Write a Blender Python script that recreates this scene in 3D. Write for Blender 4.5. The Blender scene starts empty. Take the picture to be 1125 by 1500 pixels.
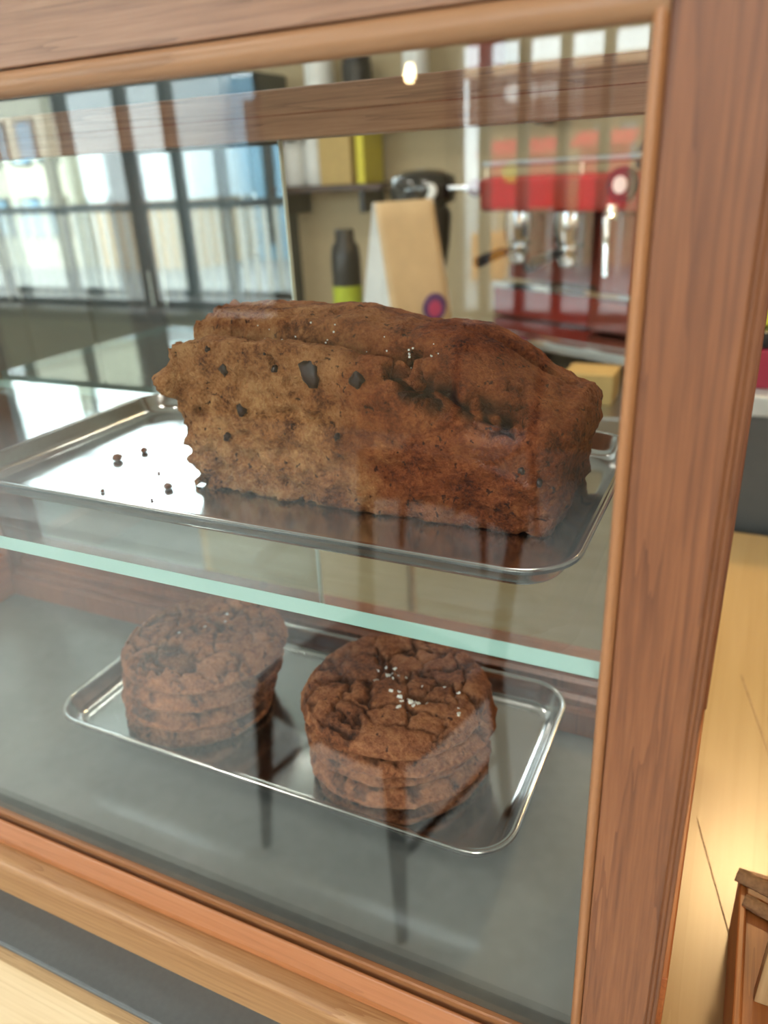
import bpy, bmesh, math, random
from mathutils import Vector, Matrix, noise
random.seed(7)
SC = bpy.context.scene
COL = SC.collection

# ------------------------------------------------------------------ camera
EYE = 1.45                      # camera height above the cafe floor
cam_d = bpy.data.cameras.new('camera')
cam = bpy.data.objects.new('camera', cam_d); COL.objects.link(cam)
X_ = Vector((0.90364092, 0.13489343, -0.40649337))   # world axes seen from the lens (right, down, forward)
Y_ = Vector((0.4257716, -0.38572669, 0.81849464))
Z_ = Vector((-0.04638579, -0.91269857, -0.40599221))
right = Vector((X_[0], Y_[0], Z_[0])); up = -Vector((X_[1], Y_[1], Z_[1])); back = -Vector((X_[2], Y_[2], Z_[2]))
cam.matrix_world = Matrix(((right.x, up.x, back.x, 0), (right.y, up.y, back.y, -0.2), (right.z, up.z, back.z, EYE), (0, 0, 0, 1)))
cam_d.sensor_fit = 'VERTICAL'; cam_d.sensor_height = 36.0; cam_d.lens = 36.0*1121/1500
cam_d.clip_start = 0.01; cam_d.clip_end = 200
cam_d.dof.use_dof = True; cam_d.dof.focus_distance = 0.315; cam_d.dof.aperture_fstop = cam_d.lens/3.2
SC.camera = cam

# ------------------------------------------------------------------ world, exposure
w = bpy.data.worlds.new('sky'); SC.world = w; w.use_nodes = True
bg = w.node_tree.nodes['Background']
bg.inputs[0].default_value = (0.86, 0.96, 1.0, 1); bg.inputs[1].default_value = 5.5
SC.view_settings.view_transform = 'Standard'; SC.view_settings.look = 'None'
SC.view_settings.gamma = 1.0; SC.view_settings.use_curve_mapping = False
SC.view_settings.exposure = 1.1
SC.cycles.use_denoising = True
SC.cycles.max_bounces = 12; SC.cycles.diffuse_bounces = 5; SC.cycles.glossy_bounces = 6
SC.cycles.transparent_max_bounces = 32; SC.cycles.caustics_reflective = False; SC.cycles.caustics_refractive = False

def portal(name, loc, rot, sx, sy):
    l = bpy.data.lights.new(name, 'AREA'); l.shape = 'RECTANGLE'; l.size = sx; l.size_y = sy
    l.cycles.is_portal = True
    o = bpy.data.objects.new(name, l); COL.objects.link(o); o.location = loc; o.rotation_euler = rot
portal('window_portal', (0.4, -3.83, 1.85), (math.pi/2, 0, 0), 3.9, 2.4)
portal('window_portal', (-4.35, -3.83, 1.85), (math.pi/2, 0, 0), 3.5, 2.4)
portal('window_portal', (-4.0, 3.03, 2.5), (-math.pi/2, 0, 0), 3.4, 1.2)

# ------------------------------------------------------------------ helpers
S = 2/3                         # the display case is measured in units of 2/3 m, origin under the lens on the front face at eye height
def U(p): return Vector((p[0]*S, p[1]*S, p[2]*S + EYE))
def I(p): return Vector(p)

class MB:
    def __init__(s, tf=I): s.v = []; s.f = []; s.m = []; s.tf = tf
    def add(s, vs, fs, mi=0):
        b = len(s.v); s.v += [s.tf(p) for p in vs]
        for f in fs: s.f.append(tuple(b+i for i in f)); s.m.append(mi)
        return s
    def box(s, x0, x1, y0, y1, z0, z1, mi=0):
        vs = [(x, y, z) for z in (z0, z1) for y in (y0, y1) for x in (x0, x1)]
        return s.add(vs, [(0,2,3,1), (4,5,7,6), (0,1,5,4), (2,6,7,3), (0,4,6,2), (1,3,7,5)], mi)
    def prism(s, prof, axis, a, b, mi=0):
        # prof: polygon in the other two axes (axis x: (y,z); y: (x,z); z: (x,y))
        n = len(prof)
        def pt(p, t): return (t, p[0], p[1]) if axis == 'x' else (p[0], t, p[1]) if axis == 'y' else (p[0], p[1], t)
        vs = [pt(p, a) for p in prof] + [pt(p, b) for p in prof]
        fs = [(i, (i+1) % n, n+(i+1) % n, n+i) for i in range(n)] + [tuple(range(n))[::-1], tuple(range(n, 2*n))]
        return s.add(vs, fs, mi)
    def rings(s, rs, cap0=True, cap1=True, mi=0):
        n = len(rs[0]); vs = [p for r in rs for p in r]; fs = []
        for k in range(len(rs)-1):
            for i in range(n):
                j = (i+1) % n
                fs.append((k*n+i, k*n+j, (k+1)*n+j, (k+1)*n+i))
        if cap0: fs.append(tuple(range(n))[::-1])
        if cap1: fs.append(tuple(range((len(rs)-1)*n, len(rs)*n)))
        return s.add(vs, fs, mi)
    def lathe(s, prof, c=(0, 0, 0), n=24, mi=0, ax='z', cap=True):
        rs = []
        for r, h in prof:
            ring = []
            for i in range(n):
                a = 2*math.pi*i/n; u, v = r*math.cos(a), r*math.sin(a)
                p = (u, v, h) if ax == 'z' else (h, u, v) if ax == 'x' else (v, h, u)
                ring.append((c[0]+p[0], c[1]+p[1], c[2]+p[2]))
            rs.append(ring)
        return s.rings(rs, cap, cap, mi)
    def tube(s, pts, rad, n=10, mi=0):
        pts = [Vector(p) for p in pts]
        if not isinstance(rad, (list, tuple)): rad = [rad]*len(pts)
        rs = []; prev = None
        for i, p in enumerate(pts):
            d = (pts[min(i+1, len(pts)-1)] - pts[max(i-1, 0)]).normalized()
            a = prev if prev and abs(prev.dot(d)) < .99 else (Vector((0, 0, 1)) if abs(d.z) < .9 else Vector((1, 0, 0)))
            e1 = (a - d*a.dot(d)).normalized(); e2 = d.cross(e1); prev = e1
            rs.append([tuple(p + (e1*math.cos(2*math.pi*k/n) + e2*math.sin(2*math.pi*k/n))*rad[i]) for k in range(n)])
        return s.rings(rs, True, True, mi)
    def build(s, name, mats, parent=None, origin=None, smooth=False, bevel=0, segs=2):
        if not isinstance(mats, (list, tuple)): mats = [mats]
        o0 = parent.matrix_world.translation if parent else (Vector(origin) if origin is not None else Vector((0, 0, 0)))
        if parent: o0 = wloc(parent) + (Vector(origin) if origin is not None else Vector((0,0,0)))
        me = bpy.data.meshes.new(name)
        me.from_pydata([tuple(v - o0) for v in s.v], [], s.f)
        for m in mats: me.materials.append(m)
        me.polygons.foreach_set('material_index', s.m)
        bm = bmesh.new(); bm.from_mesh(me); bmesh.ops.recalc_face_normals(bm, faces=bm.faces); bm.to_mesh(me); bm.free()
        if smooth:
            me.polygons.foreach_set('use_smooth', [True]*len(me.polygons))
            if smooth != 'all': me.set_sharp_from_angle(angle=math.radians(40))
        me.update()
        o = bpy.data.objects.new(name, me); COL.objects.link(o)
        if parent: o.parent = parent; o.location = Vector(origin) if origin is not None else (0, 0, 0)
        else: o.location = o0
        if bevel:
            b = o.modifiers.new('bevel', 'BEVEL'); b.width = bevel; b.segments = segs; b.limit_method = 'ANGLE'
        return o

def wloc(o):
    l = Vector(o.location)
    while o.parent: o = o.parent; l += Vector(o.location)
    return l
def tag(o, label, cat=None, group=None, kind=None):
    if label: o['label'] = label
    if cat: o['category'] = cat
    if group: o['group'] = group
    if kind: o['kind'] = kind
    return o
def thing(name, loc, label, cat, group=None):
    o = bpy.data.objects.new(name, None); COL.objects.link(o); o.location = loc; o.empty_display_size = .05
    return tag(o, label, cat, group)
def struct(o, label=None): o['kind'] = 'structure'; return tag(o, label)
def roundbox(x0, x1, y0, y1, z0, z1, name, mat, parent=None, bevel=.002, tf=I, origin=None):
    return MB(tf).box(x0, x1, y0, y1, z0, z1).build(name, mat, parent, origin=origin, bevel=bevel)

# ------------------------------------------------------------------ materials
def lin(r, g, b): return tuple(((c/255+.055)/1.055)**2.4 if c > 10 else c/255/12.92 for c in (r, g, b)) + (1,)
def newmat(name):
    m = bpy.data.materials.new(name); m.use_nodes = True; nt = m.node_tree
    return m, nt, nt.nodes['Principled BSDF']
def N(nt, t, **kw):
    n = nt.nodes.new(t)
    for k, v in kw.items():
        if hasattr(n, k): setattr(n, k, v)
    return n
def ramp(nt, stops):
    r = N(nt, 'ShaderNodeValToRGB'); e = r.color_ramp.elements
    while len(e) < len(stops): e.new(.5)
    for i, (p, c) in enumerate(stops): e[i].position = p; e[i].color = c if len(c) == 4 else tuple(c)+(1,)
    return r
def plain(name, col, rough=.5, metal=0, bump=0, bscale=40, var=.0, coat=0, emit=None, es=0, spec=None):
    m, nt, b = newmat(name)
    b.inputs['Base Color'].default_value = col; b.inputs['Roughness'].default_value = rough; b.inputs['Metallic'].default_value = metal
    if coat: b.inputs['Coat Weight'].default_value = coat
    if spec is not None: b.inputs['Specular IOR Level'].default_value = spec
    if emit: b.inputs['Emission Color'].default_value = emit; b.inputs['Emission Strength'].default_value = es
    tc = N(nt, 'ShaderNodeTexCoord'); nz = N(nt, 'ShaderNodeTexNoise'); nz.inputs['Scale'].default_value = bscale; nz.inputs['Detail'].default_value = 5
    nt.links.new(tc.outputs['Object'], nz.inputs['Vector'])
    v = var or .06
    r = ramp(nt, [(.3, tuple(max(0, c*(1-v)) for c in col[:3])), (.7, tuple(min(1, c*(1+v)) for c in col[:3]))])
    nt.links.new(nz.outputs['Fac'], r.inputs[0]); nt.links.new(r.outputs[0], b.inputs['Base Color'])
    if bump:
        bp = N(nt, 'ShaderNodeBump'); bp.inputs['Strength'].default_value = bump; bp.inputs['Distance'].default_value = .002
        nt.links.new(nz.outputs['Fac'], bp.inputs['Height']); nt.links.new(bp.outputs[0], b.inputs['Normal'])
    return m
def wood(name, dark, mid, light, axis='x', scale=1.0, rough=.42, coat=.15, contrast=1.0, seed=0.0):
    m, nt, b = newmat(name); L = nt.links.new
    tc = N(nt, 'ShaderNodeTexCoord'); mp = N(nt, 'ShaderNodeMapping')
    lo, hi = 1.1*scale, 30.0*scale
    mp.inputs['Scale'].default_value = {'x': (lo, hi, hi), 'y': (hi, lo, hi), 'z': (hi, hi, lo)}[axis]
    mp.inputs['Location'].default_value = (seed, seed*1.7, seed*.6)
    L(tc.outputs['Object'], mp.inputs[0])
    n1 = N(nt, 'ShaderNodeTexNoise'); n1.inputs['Scale'].default_value = 1.3; n1.inputs['Detail'].default_value = 4; n1.inputs['Distortion'].default_value = .1
    L(mp.outputs[0], n1.inputs['Vector'])
    # growth rings: fold the low-frequency field into thin lines
    mul = N(nt, 'ShaderNodeMath', operation='MULTIPLY'); mul.inputs[1].default_value = 9.0; L(n1.outputs['Fac'], mul.inputs[0])
    fr = N(nt, 'ShaderNodeMath', operation='FRACT'); L(mul.outputs[0], fr.inputs[0])
    pw = N(nt, 'ShaderNodeMath', operation='POWER'); L(fr.outputs[0], pw.inputs[0]); pw.inputs[1].default_value = 5.0
    n2 = N(nt, 'ShaderNodeTexNoise'); n2.inputs['Scale'].default_value = 14; n2.inputs['Detail'].default_value = 6; n2.inputs['Roughness'].default_value = .65
    L(mp.outputs[0], n2.inputs['Vector'])
    n3 = N(nt, 'ShaderNodeTexNoise'); n3.inputs['Scale'].default_value = .6; n3.inputs['Detail'].default_value = 2; L(mp.outputs[0], n3.inputs['Vector'])
    r = ramp(nt, [(.28, dark), (.5, mid), (.75, light)])
    mx = N(nt, 'ShaderNodeMath', operation='MULTIPLY_ADD'); L(n2.outputs['Fac'], mx.inputs[0]); mx.inputs[1].default_value = .55*contrast
    s3 = N(nt, 'ShaderNodeMath', operation='MULTIPLY'); L(n3.outputs['Fac'], s3.inputs[0]); s3.inputs[1].default_value = .52
    L(s3.outputs[0], mx.inputs[2])
    sb = N(nt, 'ShaderNodeMath', operation='MULTIPLY_ADD'); L(pw.outputs[0], sb.inputs[0]); sb.inputs[1].default_value = -.16*contrast; L(mx.outputs[0], sb.inputs[2])
    L(sb.outputs[0], r.inputs[0]); L(r.outputs[0], b.inputs['Base Color'])
    bp = N(nt, 'ShaderNodeBump'); bp.inputs['Strength'].default_value = .12; bp.inputs['Distance'].default_value = .0006
    L(n2.outputs['Fac'], bp.inputs['Height']); L(bp.outputs[0], b.inputs['Normal'])
    b.inputs['Roughness'].default_value = rough; b.inputs['Coat Weight'].default_value = coat; b.inputs['Coat Roughness'].default_value = .25
    return m
def sheet_glass(name, tint=(1, 1, 1), ior=1.5, gain=1.0):
    m = bpy.data.materials.new(name); m.use_nodes = True; nt = m.node_tree; nt.nodes.clear()
    out = N(nt, 'ShaderNodeOutputMaterial'); mix = N(nt, 'ShaderNodeMixShader'); tr = N(nt, 'ShaderNodeBsdfTransparent'); gl = N(nt, 'ShaderNodeBsdfGlossy')
    gl.inputs['Roughness'].default_value = 0.0; tr.inputs[0].default_value = tint+(1,)
    lw = N(nt, 'ShaderNodeFresnel'); lw.inputs['IOR'].default_value = ior
    g = N(nt, 'ShaderNodeMath', operation='MULTIPLY'); g.use_clamp = True; g.inputs[1].default_value = gain
    geo = N(nt, 'ShaderNodeNewGeometry')           # same reflectance from both sides of a face
    mixi = N(nt, 'ShaderNodeMix'); mixi.data_type = 'FLOAT'
    mixi.inputs['A'].default_value = ior; mixi.inputs['B'].default_value = 1/ior
    nt.links.new(geo.outputs['Backfacing'], mixi.inputs['Factor']); 
    nt.links.new(mixi.outputs['Result'], lw.inputs['IOR'])
    lw2 = nt.links.new(lw.outputs[0], g.inputs[0])
    nt.links.new(g.outputs[0], mix.inputs[0]); nt.links.new(tr.outputs[0], mix.inputs[1]); nt.links.new(gl.outputs[0], mix.inputs[2])
    nt.links.new(mix.outputs[0], out.inputs[0])
    return m

M = {}
M['post'] = wood('cherry_post', lin(98,54,30), lin(138,84,50), lin(166,110,70), 'z', 1.6, rough=.5, coat=.05, seed=1, contrast=.8)
M['bead_v'] = wood('cherry_bead_upright', lin(150,96,58), lin(176,120,78), lin(198,145,102), 'z', 1.2, seed=3, contrast=.6)
M['rail'] = wood('cherry_rail', lin(112,78,58), lin(150,108,82), lin(176,136,108), 'x', 1.6, seed=5)
M['bead_h'] = wood('cherry_bead', lin(138,96,64), lin(168,122,86), lin(190,148,112), 'x', 1.2, seed=8, contrast=.6)
M['orange'] = wood('orange_cherry', lin(148,88,48), lin(176,110,66), lin(196,134,90), 'x', 1.2, seed=11, contrast=.6)
M['brail'] = wood('pale_cherry', lin(158,108,66), lin(190,142,96), lin(212,168,122), 'x', 1.4, seed=14, contrast=.8)
M['sidewood'] = wood('cherry_side', lin(96,52,28), lin(128,72,42), lin(150,92,56), 'z', 1.2, seed=21)
M['sideorange_lit'] = wood('cherry_side_rail_lit', lin(150,78,36), lin(180,98,48), lin(200,120,64), 'y', 1.0, seed=23)  # warm light on the lower side rail, put into its wood colour
M['glass'] = sheet_glass('clear_glass', (.99, 1, .995), 1.5, 1.15)
M['doorglass'] = sheet_glass('door_glass', (.93, .97, .97), 1.5, 3.4)
M['shelfglass'] = sheet_glass('shelf_glass', (.97, .995, .985), 1.5, 1.0)
M['panewin'] = sheet_glass('window_glass', (.97, .99, .98), 1.5, 1.0)
m, nt, b = newmat('aqua_glass_edge'); b.inputs['Base Color'].default_value = lin(172,212,202); b.inputs['Roughness'].default_value = .12
b.inputs['Transmission Weight'].default_value = .25; b.inputs['Subsurface Weight'].default_value = 0
M['edge'] = m
M['edge_pale'] = plain('pale_glass_edge', lin(214,228,220), .2)
def steel(name, col, rough, metal=1.0, streak=True, axis='x'):
    m, nt, b = newmat(name); b.inputs['Base Color'].default_value = col; b.inputs['Metallic'].default_value = metal
    tc = N(nt, 'ShaderNodeTexCoord'); mp = N(nt, 'ShaderNodeMapping'); mp.inputs['Scale'].default_value = (6, 220, 220) if axis == 'x' else (220, 6, 220)
    nz = N(nt, 'ShaderNodeTexNoise'); nz.inputs['Scale'].default_value = 2.0; nz.inputs['Detail'].default_value = 4
    nt.links.new(tc.outputs['Object'], mp.inputs[0]); nt.links.new(mp.outputs[0], nz.inputs['Vector'])
    mr = N(nt, 'ShaderNodeMapRange'); mr.inputs['To Min'].default_value = rough*.75; mr.inputs['To Max'].default_value = rough*1.3
    nt.links.new(nz.outputs['Fac'], mr.inputs['Value']); nt.links.new(mr.outputs[0], b.inputs['Roughness'])
    return m
M['steel'] = steel('stainless_steel', (.56, .56, .56, 1), .16)
M['chrome'] = steel('chrome', (.75, .76, .77, 1), .08)
M['casefloor'] = plain('grey_laminate', lin(120,123,120), .26, bump=.02, bscale=120, coat=.3)
M['slab'] = plain('charcoal_laminate', lin(96,100,102), .4, bump=.05, bscale=300)
M['slabedge'] = plain('charcoal_edge', lin(54,48,44), .4)
M['plyedge'] = wood('plywood_edge', lin(96,66,36), lin(150,112,70), lin(182,144,98), 'x', 3.0, .6, 0, 1.3, 31)
M['plyface'] = wood('birch_plywood', lin(196,160,116), lin(222,190,146), lin(236,208,168), 'x', .7, .5, .05, 1.0, 37)
M['gold'] = wood('lacquered_plywood', lin(178,140,86), lin(194,158,104), lin(206,172,118), 'y', .35, .26, .2, .5, 41)
M['boxwood'] = wood('stained_box_wood', lin(140,78,34), lin(172,104,52), lin(190,124,70), 'y', 1.0, .45, .1, .8, 43)
M['palewood'] = wood('pale_box_wood', lin(160,120,80), lin(186,148,104), lin(206,172,130), 'z', 1.2, .5, .05, .9, 47)
M['bark'] = plain('weathered_bark', lin(140,104,72), .85, bump=.8, bscale=260, var=.4)
M['chairwood'] = wood('dark_walnut', lin(44,24,14), lin(66,36,20), lin(86,50,30), 'z', 1.0, .45, .1, .8, 51)
M['wall'] = plain('beige_plaster', lin(184,164,130), .85, bump=.05, bscale=60)
M['wallwhite'] = plain('pale_plaster', lin(206,200,188), .85, bump=.05, bscale=60)
M['ceil'] = plain('white_ceiling', lin(222,220,214), .9)
M['floor'] = plain('pale_concrete_floor', lin(222,223,220), .35, bump=.03, bscale=5, var=.12)
M['frame'] = plain('dark_window_frame', lin(40,42,44), .5)
M['black'] = plain('black_plastic', lin(24,24,26), .28)
M['darkgrey'] = plain('dark_grey_metal', lin(72,72,70), .4)
M['white'] = plain('white_ceramic', lin(232,230,224), .3)
M['red'] = plain('red_enamel', lin(146,46,34), .25, coat=.3)
M['brownred'] = plain('russet_enamel', lin(126,52,32), .35)
M['redbrown_knob'] = plain('red_brown_wood', lin(110,40,28), .4)
M['kraft'] = plain('kraft_paper', lin(206,182,146), .8, bump=.2, bscale=25)
M['paperwhite'] = plain('white_paper', lin(222,222,218), .7, bump=.2, bscale=25)
M['pink'] = plain('pink_print', lin(196,70,120), .6)
M['purple'] = plain('purple_print', lin(92,56,120), .6)
M['yellow'] = plain('yellow_card', lin(222,206,60), .6)
M['green'] = plain('yellow_green_label', lin(176,186,40), .6)
M['crimson'] = plain('crimson_box', lin(150,24,50), .5)
M['cardboard'] = plain('cardboard', lin(196,164,104), .8)
# ----- baked goods
def baked(name, dark, mid, light, scale, bumpd, crumb=None):
    m, nt, b = newmat(name); L = nt.links.new
    tc = N(nt, 'ShaderNodeTexCoord')
    n1 = N(nt, 'ShaderNodeTexNoise'); n1.inputs['Scale'].default_value = scale; n1.inputs['Detail'].default_value = 8; n1.inputs['Roughness'].default_value = .68
    n2 = N(nt, 'ShaderNodeTexNoise'); n2.inputs['Scale'].default_value = scale*9; n2.inputs['Detail'].default_value = 5; n2.inputs['Roughness'].default_value = .7
    L(tc.outputs['Object'], n1.inputs['Vector']); L(tc.outputs['Object'], n2.inputs['Vector'])
    r = ramp(nt, [(.38, dark), (.48, mid), (.60, light)])
    ad = N(nt, 'ShaderNodeMath', operation='MULTIPLY_ADD'); L(n2.outputs['Fac'], ad.inputs[0]); ad.inputs[1].default_value = .38
    sc = N(nt, 'ShaderNodeMath', operation='MULTIPLY'); sc.inputs[1].default_value = .62; L(n1.outputs['Fac'], sc.inputs[0]); L(sc.outputs[0], ad.inputs[2])
    L(ad.outputs[0], r.inputs[0]); col = r.outputs[0]
    vor = N(nt, 'ShaderNodeTexVoronoi'); vor.inputs['Scale'].default_value = scale*5; L(tc.outputs['Object'], vor.inputs['Vector'])
    if crumb:
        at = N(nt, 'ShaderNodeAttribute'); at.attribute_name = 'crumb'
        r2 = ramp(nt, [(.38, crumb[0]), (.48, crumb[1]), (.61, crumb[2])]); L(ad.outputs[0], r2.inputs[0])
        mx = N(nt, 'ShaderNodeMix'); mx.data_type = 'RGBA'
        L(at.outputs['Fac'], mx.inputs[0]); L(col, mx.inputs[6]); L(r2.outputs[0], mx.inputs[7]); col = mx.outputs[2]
    if crumb:
        ac = N(nt, 'ShaderNodeAttribute'); ac.attribute_name = 'choc_shade'  # dark tone for melted chocolate and for the shade inside the torn hollow
        mc = N(nt, 'ShaderNodeMix'); mc.data_type = 'RGBA'; L(ac.outputs['Fac'], mc.inputs[0]); L(col, mc.inputs[6]); mc.inputs[7].default_value = lin(50,28,20); col = mc.outputs[2]
    # dark chocolate specks
    vs = N(nt, 'ShaderNodeTexVoronoi'); vs.inputs['Scale'].default_value = scale*2.2
    nw = N(nt, 'ShaderNodeTexNoise'); nw.inputs['Scale'].default_value = scale*3; nw.inputs['Detail'].default_value = 4; L(tc.outputs['Object'], nw.inputs['Vector'])
    vm = N(nt, 'ShaderNodeVectorMath', operation='MULTIPLY_ADD'); L(nw.outputs['Color'], vm.inputs[0]); vm.inputs[1].default_value = (.9/scale,)*3; L(tc.outputs['Object'], vm.inputs[2]); L(vm.outputs[0], vs.inputs['Vector'])
    wob = N(nt, 'ShaderNodeMath', operation='MULTIPLY_ADD'); L(n2.outputs['Fac'], wob.inputs[0]); wob.inputs[1].default_value = .45; L(vs.outputs['Distance'], wob.inputs[2])
    rs = ramp(nt, [(.33, (.85, .85, .85)), (.43, (0, 0, 0))]); L(wob.outputs[0], rs.inputs[0])
    m2 = N(nt, 'ShaderNodeMix'); m2.data_type = 'RGBA'; L(rs.outputs[0], m2.inputs[0]); L(col, m2.inputs[6]); m2.inputs[7].default_value = lin(52,28,22)
    L(m2.outputs[2], b.inputs['Base Color'])
    bp = N(nt, 'ShaderNodeBump'); bp.inputs['Strength'].default_value = .9; bp.inputs['Distance'].default_value = bumpd
    pit = ramp(nt, [(.12, (0, 0, 0)), (.42, (1, 1, 1))]); L(vor.outputs['Distance'], pit.inputs[0])
    hh = N(nt, 'ShaderNodeMath', operation='MULTIPLY_ADD'); L(pit.outputs[0], hh.inputs[0]); hh.inputs[1].default_value = .22; L(ad.outputs[0], hh.inputs[2])
    n4 = N(nt, 'ShaderNodeTexNoise'); n4.inputs['Scale'].default_value = scale*22; n4.inputs['Detail'].default_value = 3; L(tc.outputs['Object'], n4.inputs['Vector'])
    h4 = N(nt, 'ShaderNodeMath', operation='MULTIPLY_ADD'); L(n4.outputs['Fac'], h4.inputs[0]); h4.inputs[1].default_value = .35; L(hh.outputs[0], h4.inputs[2])
    L(h4.outputs[0], bp.inputs['Height']); L(bp.outputs[0], b.inputs['Normal'])
    b.inputs['Roughness'].default_value = .82; b.inputs['Specular IOR Level'].default_value = .3
    return m
M['loaf'] = baked('chocolate_loaf', lin(76,32,17), lin(132,66,34), lin(166,96,54), 60, .004, (lin(100,54,30), lin(168,108,64), lin(206,154,104)))
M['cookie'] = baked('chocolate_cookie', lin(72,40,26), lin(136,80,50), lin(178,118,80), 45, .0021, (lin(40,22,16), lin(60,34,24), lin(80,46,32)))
M['chunk'] = plain('dark_chocolate', lin(44,26,24), .4, bump=.4, bscale=200)
M['salt'] = plain('salt_flake', lin(240,236,228), .3)
M['crumb'] = plain('cake_crumb', lin(118,66,38), .85, bump=.6, bscale=500)
M['cupboard'] = plain('grey_green_paint', lin(62,70,70), .5)
# ----- street
M['road'] = plain('grey_asphalt', lin(150,152,152), .8, bscale=3)
M['fascia'] = plain('brown_fascia', lin(92,66,54), .6)
M['tan'] = plain('tan_render', lin(214,180,140), .8)
M['creamwall'] = plain('cream_render', lin(232,224,200), .8)
M['whitewall'] = plain('white_render', lin(240,244,244), .8)
M['signred'] = plain('red_banner', lin(226,30,50), .6)
M['sky_blue_glass'] = plain('blue_grey_glass', lin(150,190,214), .1)
M['orangebox'] = plain('orange_crate', lin(226,140,40), .6)
M['paleiron'] = plain('pale_railing_paint', lin(214,210,200), .5)
M['leaf'] = plain('green_leaves', lin(70,96,60), .7)

# ================================================================== THE ROOM
WY = -3.8                       # window wall behind the viewer
def wall(name, boxes, mat):
    mb = MB()
    for bx in boxes: mb.box(*bx)
    return struct(mb.build(name, mat))
struct(MB().box(-6.4, 3.2, WY-.2, 3.2, -.12, 0).build('floor', M['floor']))
struct(MB().box(-6.4, 3.2, WY-.2, 3.2, 3.2, 3.32).build('ceiling', M['ceil']))
LW = (-6.1, -2.62); RW = (-1.56, 2.35); SILL = .66; HEAD = 3.05
wall('wall_front', [(-6.2, 3.0, WY-.2, WY, 0, SILL), (-6.2, 3.0, WY-.2, WY, HEAD, 3.2), (-6.2, LW[0], WY-.2, WY, SILL, HEAD),
                    (LW[1], RW[0], WY-.2, WY, SILL, HEAD), (RW[1], 3.0, WY-.2, WY, SILL, HEAD)], M['wall'])
CLX = (-5.7, -2.3); CLZ = (1.9, 3.1)
wall('wall_back', [(-6.2, 3.0, 3.0, 3.2, 0, CLZ[0]), (-6.2, 3.0, 3.0, 3.2, CLZ[1], 3.2), (-6.2, CLX[0], 3.0, 3.2, CLZ[0], CLZ[1]), (CLX[1], 3.0, 3.0, 3.2, CLZ[0], CLZ[1])], M['wall'])
wall('wall_left', [(-6.4, -6.2, WY-.2, 3.2, 0, 3.2)], M['wallwhite'])
wall('wall_right', [(3.0, 3.2, WY-.2, 3.2, 0, 3.2)], M['wall'])

def window(name, x0, x1, z0, z1, y, bars, bw=.05, label=None):
    root = bpy.data.objects.new(name, None); COL.objects.link(root); root.location = ((x0+x1)/2, y, z0); struct(root, label)
    f = MB(); t = .07
    f.box(x0, x1, y-.05, y+.05, z0, z0+t).box(x0, x1, y-.05, y+.05, z1-t, z1).box(x0, x0+t, y-.05, y+.05, z0+t, z1-t).box(x1-t, x1, y-.05, y+.05, z0+t, z1-t)
    f.build('window_frame', M['frame'], root)
    xs = sorted(bars)
    for x in xs: MB().box(x-bw/2, x+bw/2, y-.04, y+.04, z0+t, z1-t).build('mullion', M['frame'], root)
    ed = [x0+t-bw/2] + xs + [x1-t+bw/2]
    for a, c in zip(ed[:-1], ed[1:]): MB().box(a+bw/2, c-bw/2, y-.003, y+.003, z0+t, z1-t).build('pane', M['panewin'], root)
    s = MB().box(x0-.05, x1+.05, y+.05, y+.3, z0-.02, z0+.04); s.build('window_sill', M['chairwood'], root)
    return root
V = 4.0
window('window_1', LW[0], LW[1], SILL, HEAD, WY-.1, [-.837*V, -.925*V, -1.05*V, -1.22*V, -1.4*V], .055, 'dark framed shop window wall overlooking the railing')
window('window_2', RW[0], RW[1], SILL, HEAD, WY-.1, [-.341*V+.198*i for i in range(18) if -.341*V+.198*i < RW[1]-.15], .045, 'dark framed shop window with narrow vertical bars')
window('window_3', CLX[0], CLX[1], CLZ[0], CLZ[1], 3.1, [-5.0, -4.3, -3.6, -2.95], .06, 'high window in the rear wall')

# ================================================================== THE STREET OUTSIDE
struct(MB().box(-60, 40, -60, WY-.2, -.3, -.12).build('ground', M['road']))
def R(rx, rz, v): return Vector((rx*v, -(v-.2), EYE+rz*v))      # a spot v metres off, seen by reflection in the front pane
# shop across the street with a dark sign band
b = thing('shop_building', (-.5, -13.4, 0-.12), 'tan shop building across the street with a dark brown sign band', 'building')
MB().box(-4.5, 4.5, -16, -13.2, -.12, 2.05).build('wall', M['tan'], b)
MB().box(-4.6, 4.6, -13.3, -12.8, 2.05, 2.72).build('sign_band', M['fascia'], b)
MB().box(-4.7, 4.7, -16, -12.7, 2.72, 2.86).build('roof_edge', M['tan'], b)
x = -3.94
so = MB(); so.lathe([(.13, 0), (.13, .04)], (-3.86, -12.8, 2.46), 20, ax='y'); so.build('sign_disc', M['white'], b)
for k in range(4):
    x0 = -3.62 + k*.155; lt = MB()
    if k in (1, 2): 
        for i in range(10):
            a = 2*math.pi*i/10; lt.box(x0+.06+.045*math.cos(a)-.018, x0+.06+.045*math.cos(a)+.018, -12.8, -12.77, 2.46+.08*math.sin(a)-.018, 2.46+.08*math.sin(a)+.018)
    else: lt.box(x0, x0+.035, -12.8, -12.77, 2.36, 2.58).box(x0+.075, x0+.11, -12.8, -12.77, 2.36, 2.58).box(x0+.035, x0+.075, -12.8, -12.77, 2.45, 2.49)
    lt.build('sign_letter', M['white'], b)
for wx, mt in ((-2.55, 'sky_blue_glass'), (-2.15, 'sky_blue_glass')):
    p = MB().box(wx-.14, wx+.14, -13.2, -13.16, 1.45, 2.0).build('window', M['frame'], b); MB().box(wx-.11, wx+.11, -13.16, -13.14, 1.48, 1.97).build('pane', M[mt], p)
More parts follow.
